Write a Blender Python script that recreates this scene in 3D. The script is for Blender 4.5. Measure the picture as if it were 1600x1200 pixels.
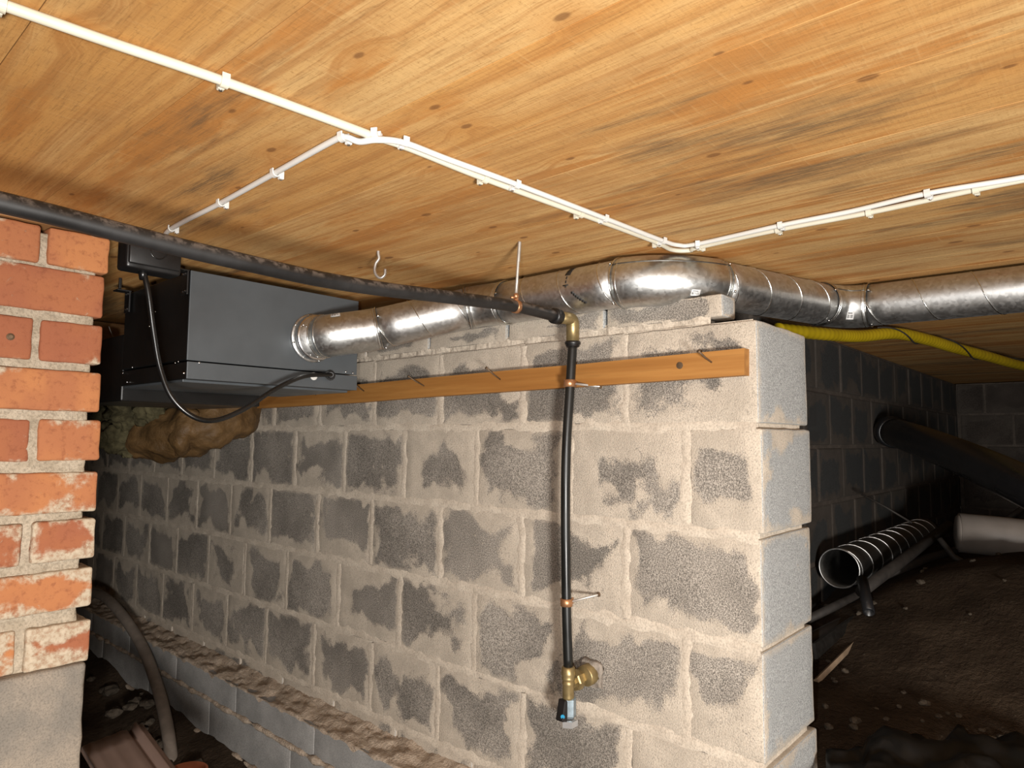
import bpy, bmesh, math, random
from mathutils import Vector, Matrix, noise
R = math.radians
scn = bpy.context.scene
for o in list(bpy.data.objects): bpy.data.objects.remove(o)
col = scn.collection
rng = random.Random(7)

# ------------------------------------------------------------------ camera
# world: +Y runs along the block wall into the distance, +X points into the wall; camera at the origin
F = 1070.0                                   # focal length in pixels of a 1600 x 1200 frame
YAW, PITCH, ROLL = R(41.6), R(4.52), R(0.5)
f0 = Vector((math.cos(YAW), math.sin(YAW), 0)); r0 = Vector((math.sin(YAW), -math.cos(YAW), 0))
FW = f0 * math.cos(PITCH) + Vector((0, 0, 1)) * math.sin(PITCH)
u0 = Vector((0, 0, 1)) * math.cos(PITCH) - f0 * math.sin(PITCH)
RT = r0 * math.cos(ROLL) + u0 * math.sin(ROLL)
UP = u0 * math.cos(ROLL) - r0 * math.sin(ROLL)
cam = bpy.data.cameras.new('camera'); cam_o = bpy.data.objects.new('camera', cam); col.objects.link(cam_o)
cam.sensor_width = 36; cam.lens = F / 1600 * 36; cam.clip_start = .02
cam_o.matrix_world = Matrix((RT, UP, -FW)).transposed().to_4x4()
scn.camera = cam_o
# ------------------------------------------------------------------ world and light
w = bpy.data.worlds.new('world'); scn.world = w; w.use_nodes = True
w.node_tree.nodes['Background'].inputs[0].default_value = (.012, .010, .008, 1)
w.node_tree.nodes['Background'].inputs[1].default_value = .35
def lamp(name, kind, loc, energy, color, size, aim=None, **k):
    l = bpy.data.lights.new(name, kind); l.energy = energy; l.color = color
    if kind == 'AREA': l.shape = 'DISK'; l.size = size
    else: l.shadow_soft_size = size
    for a, b in k.items(): setattr(l, a, b)
    o = bpy.data.objects.new(name, l); col.objects.link(o); o.location = loc
    if aim is not None: o.rotation_euler = (Vector(aim) - Vector(loc)).to_track_quat('-Z', 'Y').to_euler()
    return o
# the phone torch beside the lens, and a work lamp standing low behind the photographer
torch_pos = -RT * .060 + UP * .005 - FW * .02
lamp('torch_light', 'SPOT', torch_pos, 27, (1, .98, .96), .006, aim=torch_pos + FW * 1 + RT * .12 - UP * .36, spot_size=R(124), spot_blend=1.0)
lamp('work_lamp_light', 'AREA', (-.35, -.95, -.50), 58, (1, .955, .90), .30, aim=(.9, 1.2, .0))
scn.view_settings.view_transform = 'Standard'; scn.view_settings.look = 'None'
scn.view_settings.gamma = 1; scn.view_settings.use_curve_mapping = False
scn.view_settings.exposure = 0.62

# ------------------------------------------------------------------ helpers
def ray(px, py): return FW + RT * ((px - 800) / F) + UP * ((600 - py) / F)
def at(px, py, X=None, Y=None, z=None, d=None):
    v = ray(px, py)
    t = X / v.x if X is not None else Y / v.y if Y is not None else z / v.z if z is not None else d
    return v * t
def proj(p):
    p = Vector(p); d = p.dot(FW); return 800 + F * p.dot(RT) / d, 600 - F * p.dot(UP) / d
WL = {}
def obj(name, vf, mat, parent=None, smooth=False, origin=None):
    """link verts (world coordinates) + faces as one mesh object"""
    V, Fc = vf
    V = [Vector(v) for v in V]
    if origin is None:
        if parent is not None: origin = WL[parent.name]
        else:
            n = len(V); origin = Vector((sum(v.x for v in V) / n, sum(v.y for v in V) / n, min(v.z for v in V)))
    origin = Vector(origin)
    me = bpy.data.meshes.new(name); me.from_pydata([v - origin for v in V], [], Fc); me.update()
    if smooth:
        for p in me.polygons: p.use_smooth = True
    me.materials.append(mat)
    o = bpy.data.objects.new(name, me); col.objects.link(o)
    if parent is not None:
        o.parent = parent; o.location = origin - WL[parent.name]
    else: o.location = origin
    WL[o.name] = origin
    return o
def inst(src, name, parent, origin, rotz=0):
    o = bpy.data.objects.new(name, src.data if hasattr(src, 'data') else src); col.objects.link(o)
    origin = Vector(origin)
    if parent is not None: o.parent = parent; o.location = origin - WL[parent.name]
    else: o.location = origin
    o.rotation_euler.z = rotz; WL[o.name] = origin
    return o
def thing(name, label, cat, loc, group=None):
    o = bpy.data.objects.new(name, None); col.objects.link(o); o.location = loc; o.empty_display_size = .05
    WL[o.name] = Vector(loc); tag(o, label, cat, group); return o
def tag(o, label=None, cat=None, group=None, kind=None):
    if label: o['label'] = label
    if cat: o['category'] = cat
    if group: o['group'] = group
    if kind: o['kind'] = kind
    return o
def join(*parts):
    V, Fc = [], []
    for v, f in parts:
        n = len(V); V += list(v); Fc += [tuple(i + n for i in q) for q in f]
    return V, Fc
def grid_box(c, h, b=.004, step=None, amp=0, freq=30, seed=0, rot=None):
    """rounded box of half size h; with step/amp its faces are subdivided and roughened"""
    c = Vector(c)
    def axis(hh):
        L = [-hh, -hh + b * .35, -hh + b]
        if step:
            n = max(1, int(round((2 * hh - 2 * b) / step)))
            L += [-hh + b + (2 * hh - 2 * b) * i / n for i in range(1, n)]
        return L + [hh - b, hh - b * .35, hh]
    if not step:
        def axis(hh): return [-hh, -hh + b, hh - b, hh]
    A = [axis(x) for x in h]; idx = {}; V = []; Fc = []
    off = Vector((seed * 3.17, seed * 1.31, seed * 2.07))
    def vid(i, j, k):
        key = (i, j, k)
        if key not in idx:
            p = Vector((A[0][i], A[1][j], A[2][k]))
            q = Vector([max(-(h[a] - b), min(h[a] - b, p[a])) for a in range(3)])
            d = p - q
            if d.length > 1e-9: p = q + d.normalized() * min(d.length, b)
            if amp:
                s = (p + off) * freq
                nrm = Vector([p[a] / h[a] for a in range(3)])
                nrm = Vector([x ** 9 for x in nrm])
                if nrm.length > 1e-6: nrm.normalize()
                p = p + nrm * (noise.noise(s) * amp + noise.noise(s * 2.9) * amp * .5)
            if rot: p = rot @ p
            idx[key] = len(V); V.append(c + p)
        return idx[key]
    N = [len(a) for a in A]
    for i in range(N[0] - 1):
        for j in range(N[1] - 1):
            Fc.append((vid(i, j, 0), vid(i, j + 1, 0), vid(i + 1, j + 1, 0), vid(i + 1, j, 0)))
            k = N[2] - 1; Fc.append((vid(i, j, k), vid(i + 1, j, k), vid(i + 1, j + 1, k), vid(i, j + 1, k)))
    for i in range(N[0] - 1):
        for k in range(N[2] - 1):
            Fc.append((vid(i, 0, k), vid(i + 1, 0, k), vid(i + 1, 0, k + 1), vid(i, 0, k + 1)))
            j = N[1] - 1; Fc.append((vid(i, j, k), vid(i, j, k + 1), vid(i + 1, j, k + 1), vid(i + 1, j, k)))
    for j in range(N[1] - 1):
        for k in range(N[2] - 1):
            Fc.append((vid(0, j, k), vid(0, j, k + 1), vid(0, j + 1, k + 1), vid(0, j + 1, k)))
            i = N[0] - 1; Fc.append((vid(i, j, k), vid(i, j + 1, k), vid(i, j + 1, k + 1), vid(i, j, k + 1)))
    return V, Fc
def frames(P, up=(0, 0, 1)):
    P = [Vector(p) for p in P]; n = len(P); T = []
    for i in range(n):
        t = (P[min(i + 1, n - 1)] - P[max(i - 1, 0)])
        T.append(t.normalized())
    u = Vector(up); u = (u - T[0] * u.dot(T[0]))
    if u.length < 1e-4: u = Vector((1, 0, 0)) - T[0] * T[0].x
    u.normalize(); out = []
    for i in range(n):
        if i:
            ax = T[i - 1].cross(T[i])
            if ax.length > 1e-8: u = Matrix.Rotation(T[i - 1].angle(T[i]), 3, ax.normalized()) @ u
            u = (u - T[i] * u.dot(T[i])).normalized()
        out.append((P[i], T[i], u, T[i].cross(u)))
    return out
def tube(P, r, n=16, caps=True, hollow=0, up=(0, 0, 1)):
    """sweep a circle along P; r a number or a list; hollow = wall thickness"""
    fr = frames(P, up); V, Fc = [], []
    rr = r if isinstance(r, (list, tuple)) else [r] * len(fr)
    def shell(sub, flip):
        base = len(V)
        for (p, t, u, v), q in zip(fr, rr):
            for k in range(n):
                a = 2 * math.pi * k / n
                V.append(p + (u * math.cos(a) + v * math.sin(a)) * (q - sub))
        for i in range(len(fr) - 1):
            for k in range(n):
                a, b_, c, d = base + i * n + k, base + i * n + (k + 1) % n, base + (i + 1) * n + (k + 1) % n, base + (i + 1) * n + k
                Fc.append((a, d, c, b_) if flip else (a, b_, c, d))
        return base
    b0 = shell(0, False); m = len(fr) - 1
    if hollow:
        b1 = shell(hollow, True)
        for e in (0, m):
            for k in range(n):
                q = (b0 + e * n + k, b1 + e * n + k, b1 + e * n + (k + 1) % n, b0 + e * n + (k + 1) % n)
                Fc.append(q if e == 0 else q[::-1])
    elif caps:
        Fc.append(tuple(b0 + k for k in range(n))[::-1]); Fc.append(tuple(b0 + m * n + k for k in range(n)))
    return V, Fc
def lathe(p0, axis, prof, n=20, up=(0, 0, 1)):
    """prof: (distance along axis, radius) list"""
    p0 = Vector(p0); a = Vector(axis).normalized()
    u = Vector(up) - a * Vector(up).dot(a)
    if u.length < 1e-3: u = Vector((1, 0, 0)) - a * a.x
    u.normalize(); v = a.cross(u); V, Fc = [], []
    for s, r in prof:
        for k in range(n):
            t = 2 * math.pi * k / n; V.append(p0 + a * s + (u * math.cos(t) + v * math.sin(t)) * max(r, 1e-5))
    for i in range(len(prof) - 1):
        for k in range(n):
            Fc.append((i * n + k, i * n + (k + 1) % n, (i + 1) * n + (k + 1) % n, (i + 1) * n + k))
    m = len(prof) - 1
    Fc.append(tuple(range(n))[::-1]); Fc.append(tuple(m * n + k for k in range(n)))
    return V, Fc
def catmull(P, per=8):
    P = [Vector(p) for p in P]; Q = [P[0] * 2 - P[1]] + P + [P[-1] * 2 - P[-2]]; out = []
    for i in range(1, len(Q) - 2):
        a, b, c, d = Q[i - 1:i + 3]
        for s in range(per):
            t = s / per
            out.append(.5 * ((2 * b) + (c - a) * t + (2 * a - 5 * b + 4 * c - d) * t * t + (3 * b - a - 3 * c + d) * t ** 3))
    return out + [P[-1]]
def hermite(a, ta, b, tb, n=14):
    a, b, ta, tb = map(Vector, (a, b, ta, tb)); out = []
    for i in range(n + 1):
        t = i / n
        out.append(a * (2 * t ** 3 - 3 * t * t + 1) + ta * (t ** 3 - 2 * t * t + t) + b * (3 * t * t - 2 * t ** 3) + tb * (t ** 3 - t * t))
    return out
def line(a, b, n): a, b = Vector(a), Vector(b); return [a.lerp(b, i / n) for i in range(n + 1)]

# ------------------------------------------------------------------ materials
class NT:
    def __init__(s, name):
        s.m = bpy.data.materials.new(name); s.m.use_nodes = True; s.t = s.m.node_tree
        s.b = s.t.nodes['Principled BSDF']
    def n(s, kind, props=None, **inp):
        x = s.t.nodes.new(kind)
        for k, v in (props or {}).items(): setattr(x, k, v)
        for k, v in inp.items():
            key = int(k[1:]) if k[0] == '_' else k.replace('_', ' ')
            s.set(x.inputs[key], v)
        return x
    def set(s, sock, v):
        if isinstance(v, bpy.types.NodeSocket): s.t.links.new(v, sock)
        else:
            if isinstance(v, (tuple, list)) and len(v) == 3 and sock.type == 'RGBA': v = (*v, 1)
            sock.default_value = v
    def math(s, op, a, b=0.0, c=None, clamp=False):
        x = s.n('ShaderNodeMath', {'operation': op, 'use_clamp': clamp}, _0=a, _1=b)
        if c is not None: s.set(x.inputs[2], c)
        return x.outputs[0]
    def mix(s, f, a, b, mode='MIX'):
        x = s.n('ShaderNodeMix', {'data_type': 'RGBA', 'blend_type': mode, 'clamp_factor': True})
        s.set(x.inputs[0], f); s.set(x.inputs[6], a); s.set(x.inputs[7], b); return x.outputs[2]
    def noise(s, vec, scale, detail=3, rough=.55, dist=0.0):
        x = s.n('ShaderNodeTexNoise', None, Vector=vec, Scale=scale, Detail=float(detail), Roughness=rough, Distortion=dist)
        return x.outputs['Fac']
    def ramp(s, v, a, b, c=0.0, d=1.0, smooth=True):
        x = s.n('ShaderNodeMapRange', {'interpolation_type': 'SMOOTHSTEP' if smooth else 'LINEAR'}, _0=v, _1=a, _2=b, _3=c, _4=d)
        return x.outputs[0]
    def pos(s): return s.n('ShaderNodeNewGeometry').outputs['Position']
    def mapv(s, vec, scale=(1, 1, 1), loc=(0, 0, 0)):
        x = s.n('ShaderNodeMapping', None, Vector=vec); x.inputs['Scale'].default_value = scale
        if isinstance(loc, bpy.types.NodeSocket): s.set(x.inputs['Location'], loc)
        else: x.inputs['Location'].default_value = loc
        return x.outputs[0]
    def bump(s, h, strength=.4, dist=.003):
        x = s.n('ShaderNodeBump', None, Height=h, Strength=strength, Distance=dist)
        s.t.links.new(x.outputs[0], s.b.inputs['Normal'])
    def out(s, color=None, rough=None, metal=None, spec=None, **k):
        if color is not None: s.set(s.b.inputs['Base Color'], color)
        if rough is not None: s.set(s.b.inputs['Roughness'], rough)
        if metal is not None: s.set(s.b.inputs['Metallic'], metal)
        if spec is not None: s.set(s.b.inputs['Specular IOR Level'], spec)
        for a, b in k.items(): s.set(s.b.inputs[a.replace('_', ' ')], b)
        return s.m
def simple(name, c, rough=.5, metal=0.0, var=.25, scale=40, bump=.1, spec=.5, dist=.001, dust=0, dustc=(.35, .28, .22)):
    m = NT(name); p = m.pos(); n = m.noise(p, scale, 4); n2 = m.noise(p, scale * .22, 3)
    k = m.math('MULTIPLY', m.math('ADD', n, n2), .5)
    c1 = tuple(x * (1 - var) for x in c); c2 = tuple(min(1, x * (1 + var)) for x in c)
    cc = m.mix(m.ramp(k, .3, .7), c1, c2)
    if dust:
        nz = m.n('ShaderNodeSeparateXYZ', None, Vector=m.n('ShaderNodeNewGeometry').outputs['Normal']).outputs[2]
        dm = m.math('MULTIPLY', m.ramp(m.noise(p, 55, 4, .65), .45, .6), dust)
        dm = m.math('MULTIPLY', dm, m.ramp(nz, -.2, .6))
        cc = m.mix(dm, cc, dustc)
    if bump: m.bump(n, bump, dist)
    return m.out(cc, m.ramp(n2, .3, .7, max(0, rough - .07), min(1, rough + .07)), metal, spec)

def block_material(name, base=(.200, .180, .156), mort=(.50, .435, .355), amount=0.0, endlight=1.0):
    m = NT(name); p = m.pos()
    oi = m.n('ShaderNodeObjectInfo'); rnd = oi.outputs['Random']
    tc = m.n('ShaderNodeTexCoord').outputs['Generated']
    g = m.n('ShaderNodeSeparateXYZ', None, Vector=tc).outputs
    nn = m.n('ShaderNodeSeparateXYZ', None, Vector=m.n('ShaderNodeNewGeometry').outputs['True Normal']).outputs
    ds = []
    for i, L in enumerate((.26, .28, .192)):
        e = m.math('MULTIPLY', m.math('MINIMUM', g[i], m.math('SUBTRACT', 1.0, g[i])), L)
        fl = m.math('GREATER_THAN', m.math('ABSOLUTE', nn[i]), .5)
        ds.append(m.math('ADD', e, m.math('MULTIPLY', fl, 10.0)))
    d = m.math('MINIMUM', m.math('MINIMUM', ds[0], ds[1]), ds[2])
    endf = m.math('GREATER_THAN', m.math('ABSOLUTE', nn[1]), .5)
    n1 = m.noise(p, 6.5, 3, .5, .5); n2 = m.noise(p, 34, 4, .6); n3 = m.noise(p, 330, 2, .6)
    lim = m.math('MULTIPLY_ADD', m.math('SUBTRACT', n1, .5), .27, .032 + amount)
    lim = m.math('MULTIPLY_ADD', m.math('SUBTRACT', n2, .5), .05, lim)
    lim = m.math('MULTIPLY_ADD', m.math('SUBTRACT', rnd, .5), .028, lim)
    lim = m.math('MULTIPLY_ADD', m.math('SUBTRACT', n3, .5), .050, lim)
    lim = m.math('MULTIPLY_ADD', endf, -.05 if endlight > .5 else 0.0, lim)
    lim = m.math('MAXIMUM', lim, m.math('MULTIPLY_ADD', m.math('SUBTRACT', n2, .5), .03, .009))
    k = m.ramp(m.math('SUBTRACT', lim, d), -.009, .011)
    # splashes of mortar left on the face
    sp = m.math('MULTIPLY', m.ramp(m.noise(p, 30, 3, .6), .70, .76), .8)
    k = m.math('MAXIMUM', k, sp)
    k = m.math('MULTIPLY', k, m.ramp(n3, .30, .50, .70, 1.0))
    agg = m.ramp(m.noise(p, 420, 3, .7), .34, .66)
    tone = m.ramp(m.noise(p, 4, 3), .3, .7, .78, 1.40)
    b1 = m.mix(agg, tuple(x * .42 for x in base), tuple(x * 1.75 for x in base))
    b1 = m.mix(1.0, b1, m.n('ShaderNodeCombineColor', None, _0=tone, _1=tone, _2=tone).outputs[0], 'MULTIPLY')
    endc = m.mix(agg, (.22 * endlight, .225 * endlight, .222 * endlight), (.47 * endlight, .48 * endlight, .475 * endlight))  # cast end faces, coloured lighter and cooler so that they look more lit
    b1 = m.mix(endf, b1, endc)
    mo = m.mix(m.ramp(m.noise(p, 16, 4), .3, .7), tuple(x * .86 for x in mort), tuple(x * 1.1 for x in mort))
    mo = m.mix(m.ramp(m.noise(p, 300, 2), .3, .52), tuple(x * .72 for x in mort), mo)
    c = m.mix(k, b1, mo)
    hgt = m.math('ADD', m.math('MULTIPLY', agg, .5), m.math('ADD', m.math('MULTIPLY', k, .5), m.math('MULTIPLY', n2, .5)))
    m.bump(hgt, .55, .003)
    return m.out(c, .93, 0.0, .2)
def plain_mineral(name, a, b, scale=18, fine=260, bump=.6, dist=.004):
    m = NT(name); p = m.pos(); n = m.noise(p, scale, 5, .6); n2 = m.noise(p, fine, 3, .65)
    c = m.mix(m.ramp(n, .3, .7), a, b)
    c = m.mix(m.ramp(n2, .3, .6, .45, 0.0), c, tuple(x * .4 for x in a))
    m.bump(m.math('ADD', n, m.math('MULTIPLY', n2, .5)), bump, dist)
    return m.out(c, .95, 0.0, .15)
def brick_material():
    m = NT('brick_clay'); p = m.pos()
    rnd = m.n('ShaderNodeObjectInfo').outputs['Random']
    tc = m.n('ShaderNodeTexCoord').outputs['Generated']
    g = m.n('ShaderNodeSeparateXYZ', None, Vector=tc).outputs
    ez = m.math('MULTIPLY', m.math('MINIMUM', g[2], m.math('SUBTRACT', 1.0, g[2])), .07)
    ex = m.math('MULTIPLY', g[0], .1)
    d = m.math('MINIMUM', ez, m.math('ADD', ex, .012))
    n1 = m.noise(p, 13, 3, .55, .3); n2 = m.noise(p, 90, 4, .7)
    zz = m.n('ShaderNodeSeparateXYZ', None, Vector=p).outputs[2]
    # the lower courses carry far more smeared mortar
    low = m.ramp(zz, .14, -.40, .003, .045)
    lim = m.math('ADD', m.math('MULTIPLY_ADD', m.math('SUBTRACT', n1, .64), .13, low), m.math('MULTIPLY', m.math('SUBTRACT', n2, .5), .028))
    k = m.math('MULTIPLY', m.ramp(m.math('SUBTRACT', lim, d), -.008, .010), m.ramp(n2, .30, .55, .55, 1.0))
    sc = m.math('MULTIPLY', m.ramp(m.noise(m.mapv(p, (30, 30, 44)), 1.0, 5, .75, .8), .64, .72), .5)
    k = m.math('MAXIMUM', k, sc)
    c = m.mix(m.ramp(rnd, .1, .8), (.29, .105, .050), (.40, .165, .066))
    c = m.mix(m.ramp(m.noise(p, 9, 2), .42, .62), c, m.mix(.45, c, (.25, .085, .050)))
    c = m.mix(m.ramp(n2, .30, .50, .5, 0.0), c, (.18, .058, .030))
    mo = m.mix(m.ramp(n2, .3, .7), (.33, .265, .185), (.46, .385, .29))
    c = m.mix(k, c, mo)
    m.bump(m.math('ADD', m.math('MULTIPLY', n2, .5), m.math('MULTIPLY', k, .7)), .5, .003)
    return m.out(c, .88, 0.0, .2)
def plank_material():
    m = NT('spruce_plank'); p = m.pos()
    rnd = m.n('ShaderNodeObjectInfo').outputs['Random']
    off = m.n('ShaderNodeCombineXYZ', None, X=m.math('MULTIPLY', rnd, 37.0), Y=m.math('MULTIPLY', rnd, 91.0), Z=0.0).outputs[0]
    vo = m.n('ShaderNodeTexVoronoi', {'voronoi_dimensions': '2D'}, Vector=m.mapv(p, (7.6, 4.2, 1)), Scale=1.0, Randomness=1.0)
    dist = vo.outputs['Distance']
    sel = m.math('GREATER_THAN', m.n('ShaderNodeSeparateColor', None, Color=vo.outputs['Color']).outputs[0], .30)
    ksz = m.math('MULTIPLY_ADD', m.n('ShaderNodeSeparateColor', None, Color=vo.outputs['Color']).outputs[1], .040, .016)
    knot = m.math('MULTIPLY', m.ramp(m.math('SUBTRACT', dist, ksz), .012, -.012), sel)
    halo = m.math('MULTIPLY', m.ramp(dist, .26, .04), sel)
    # grain lines run along the plank and bend round the knots
    x = m.n('ShaderNodeSeparateXYZ', None, Vector=p).outputs
    wob = m.noise(m.mapv(p, (3.0, .7, 1), off), 1.0, 2)
    gx = m.math('ADD', m.math('MULTIPLY', x[0], 1.0), m.math('MULTIPLY', wob, .10))
    gx = m.math('MULTIPLY_ADD', halo, .018, gx)
    gv = m.n('ShaderNodeCombineXYZ', None, X=m.math('MULTIPLY', gx, 85.0), Y=m.math('MULTIPLY', x[1], 1.1), Z=m.math('MULTIPLY', rnd, 50.0)).outputs[0]
    grain = m.noise(gv, 1.0, 4, .65)
    fine = m.noise(m.mapv(p, (420, 26, 1), off), 1.0, 3, .7)
    saw = m.noise(m.mapv(p, (16, 190, 1), off), 1.0, 2, .6)
    c = m.mix(rnd, (0.500, 0.257, 0.078), (0.500, 0.299, 0.118))
    c = m.mix(m.ramp(m.noise(m.mapv(p, (10, 1.2, 1), off), 1.0, 3, .6), .40, .62), c, (0.560, 0.347, 0.141))
    c = m.mix(m.ramp(m.noise(m.mapv(p, (11, 1.5, 1), off), 1.3, 4, .65), .50, .62, 0.0, .9), c, (0.420, 0.176, 0.043))
    c = m.mix(m.ramp(m.noise(m.mapv(p, (5, 2.0, 1), (7, 3, 0)), 1.3, 5, .7), .48, .66, 0.0, .55), c, (0.360, 0.190, 0.067))
    c = m.mix(m.ramp(grain, .44, .66, 0.0, .6), c, (0.340, 0.147, 0.041))
    c = m.mix(m.ramp(fine, .50, .72, 0.0, .55), c, (0.260, 0.128, 0.041))
    c = m.mix(m.ramp(saw, .58, .80, 0.0, .22), c, (0.640, 0.418, 0.185))
    c = m.mix(m.ramp(m.noise(p, 260, 3, .7), .54, .70, 0.0, .45), c, (0.280, 0.138, 0.044))
    # grey weather marks
    st = m.math('MULTIPLY', m.ramp(m.noise(m.mapv(p, (7.0, 1.1, 1), (3.3, 1.2, 0)), 1.0, 4, .65), .55, .68), m.ramp(fine, .35, .62, .35, 1.0))
    c = m.mix(m.math('MULTIPLY', st, .85), c, (0.135, 0.085, 0.044))
    c = m.mix(m.math('MULTIPLY', halo, .35), c, (0.420, 0.176, 0.041))
    c = m.mix(m.math('MULTIPLY', knot, .72), c, (0.160, 0.067, 0.022))
    m.bump(m.math('ADD', m.math('MULTIPLY', grain, .5), m.math('ADD', m.math('MULTIPLY', saw, .5), m.math('MULTIPLY', fine, .4))), .35, .0016)
    return m.out(c, .82, 0.0, .2)
def galv(name, c=(.60, .60, .59), rough=.27):
    m = NT(name); p = m.pos()
    v = m.n('ShaderNodeTexVoronoi', None, Vector=m.mapv(p, (1, 1, 1)), Scale=150.0)
    s = m.n('ShaderNodeSeparateColor', None, Color=v.outputs['Color']).outputs[0]
    n = m.noise(p, 14, 4, .6)
    cc = m.mix(s, tuple(x * .82 for x in c), c)
    cc = m.mix(m.ramp(n, .5, .75, 0.0, .25), cc, tuple(x * .7 for x in c))
    r = m.math('ADD', m.math('MULTIPLY', s, .06), m.ramp(n, .3, .7, rough - .02, rough + .04))
    m.bump(m.noise(p, 6, 1), .06, .01)
    return m.out(cc, r, 1.0)
def wood_strip(name, c1, c2, axis_scale):
    m = NT(name); p = m.pos(); g = m.noise(m.mapv(p, axis_scale), 1.0, 4, .65); f = m.noise(m.mapv(p, tuple(a * 4 for a in axis_scale)), 1.0, 2)
    c = m.mix(m.ramp(g, .35, .7), c1, c2); c = m.mix(m.ramp(f, .5, .8, 0.0, .4), c, tuple(x * .5 for x in c1))
    m.bump(g, .2, .001); return m.out(c, .6, 0.0, .3)
def dirt_material():
    m = NT('dry_soil'); p = m.pos(); n = m.noise(p, 6, 6, .65); n2 = m.noise(p, 60, 5, .7)
    c = m.mix(m.ramp(n, .35, .65), (.034, .023, .015), (.064, .045, .030))
    c = m.mix(m.ramp(n2, .62, .72), c, (.11, .09, .068)); c = m.mix(m.ramp(n2, .28, .42, .8, 0.0), c, (.03, .02, .014))
    m.bump(m.math('ADD', n, n2), .9, .02); return m.out(c, .97, 0.0, .1)

M = dict(
    block=block_material('concrete_block'), block_far=block_material('concrete_block_far', base=(.050, .041, .035), mort=(.076, .064, .054), amount=.000, endlight=.13),  # block_far: same blocks in a darker copy, gloom of the void painted in
    mortar=plain_mineral('mortar', (.46, .395, .32), (.57, .50, .41)), mortar_far=plain_mineral('mortar_far', (.075, .062, .052), (.115, .095, .08)),  # mortar_far likewise has the shade of the void put into its colour
    ledge=plain_mineral('rough_mortar', (.36, .28, .21), (.52, .43, .34), 30, 200, .8, .008),
    footing=plain_mineral('footing_concrete', (.26, .255, .245), (.36, .35, .335), 10, 320, .3, .002),
    brick=brick_material(), brick_mortar=plain_mineral('brick_mortar', (.32, .265, .195), (.43, .365, .28), 30, 240, .8, .005),
    pier=plain_mineral('pier_concrete', (.19, .170, .145), (.29, .245, .195), 14, 330, .5, .002),
    plank=plank_material(), backing=simple('dark_board', (.06, .04, .025), .9),
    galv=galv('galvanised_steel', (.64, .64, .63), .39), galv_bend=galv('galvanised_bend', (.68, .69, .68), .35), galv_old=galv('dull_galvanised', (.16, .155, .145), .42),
    galv_seam=galv('galvanised_seam', (.72, .72, .70), .20), zinc=simple('zinc_screw', (.72, .72, .72), .22, 1.0, .1, 60, 0),
    casing=simple('grey_casing', (.082, .092, .100), .40, .25, .06, 30, .03), casing_side=simple('black_casing', (.006, .006, .006), .38, 0, .1, 30, .03),
    black=simple('black_plastic', (.007, .0065, .0065), .42, 0, .2, 60, .05), rubber=simple('black_cable_sheath', (.006, .006, .006), .30, 0, .15, 80, .03),
    pipe=simple('black_water_pipe', (.009, .0085, .0085), .50, 0, .3, 70, .1, dust=.5, dustc=(.15, .12, .10)), pipe_clean=simple('clean_water_pipe', (.006, .0065, .006), .36, 0, .2, 50, .03),
    brass=simple('brass', (.30, .225, .105), .44, .7, .25, 60, .1), copper=simple('copper_band', (.47, .24, .12), .40, .8, .25, 60, .1),
    steel=simple('steel', (.50, .47, .43), .40, .6, .15, 80, .05), chrome=simple('chrome', (.74, .75, .76), .16, .75, .03, 40, 0),
    rust=simple('rusty_nail', (.13, .085, .05), .6, .5, .4, 120, .2),
    bluegrey=simple('blue_grey_cast', (.20, .25, .28), .42, .5, .3, 90, .15), blue=simple('blue_mark', (.01, .20, .36), .5), 
    white=simple('white_cable_sheath', (.60, .59, .56), .42, 0, .03, 40, 0), cream=simple('cream_cable_sheath', (.58, .54, .43), .45, 0, .05, 40, 0),
    batten=wood_strip('orange_batten', (.27, .115, .027), (.36, .170, .045), (60, 2.5, 70)),
    sidewood=wood_strip('old_timber', (.30, .14, .05), (.42, .22, .09), (3, 3, 60)),
    dirt=dirt_material(), wool=simple('mineral_wool', (.060, .052, .028), .95, 0, .6, 45, .9, .1, .01), kraft=simple('kraft_paper', (.095, .053, .020), .60, 0, .45, 22, .9, .3, .012),
    yellow=simple('yellow_hose_plastic', (.34, .24, .006), .40, 0, .12, 20, .05), drain=simple('black_drain_pipe', (.010, .010, .011), .30, 0, .2, 30, .05),
    pvc=simple('dusty_white_pipe', (.24, .21, .185), .55, 0, .15, 14, .05), stick=simple('dark_stick', (.022, .018, .015), .7, 0, .4, 40, .3),
    lath=simple('pale_lath', (.24, .17, .11), .8, 0, .3, 40, .2), sheet=simple('black_plastic_sheet', (.006, .006, .006), .35, 0, .2, 20, .1),
    tile=simple('clay_roof_tile', (.20, .135, .108), .75, 0, .12, 12, .15), redtile=simple('orange_clay', (.30, .09, .04), .8, 0, .2, 25, .2),
    hose=simple('dusty_grey_hose', (.20, .165, .135), .75, 0, .25, 25, .1), stone=plain_mineral('rubble_stone', (.05, .040, .030), (.10, .08, .06), 30, 200),
    foam=simple('grey_sealing_foam', (.22, .19, .16), .9, 0, .5, 60, .8, .2, .006), paper=simple('white_sticker', (.75, .75, .74), .5, 0, .03), ink=simple('black_print', (.015, .014, .013), .6, 0, .05),
)

CEIL = .385
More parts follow.
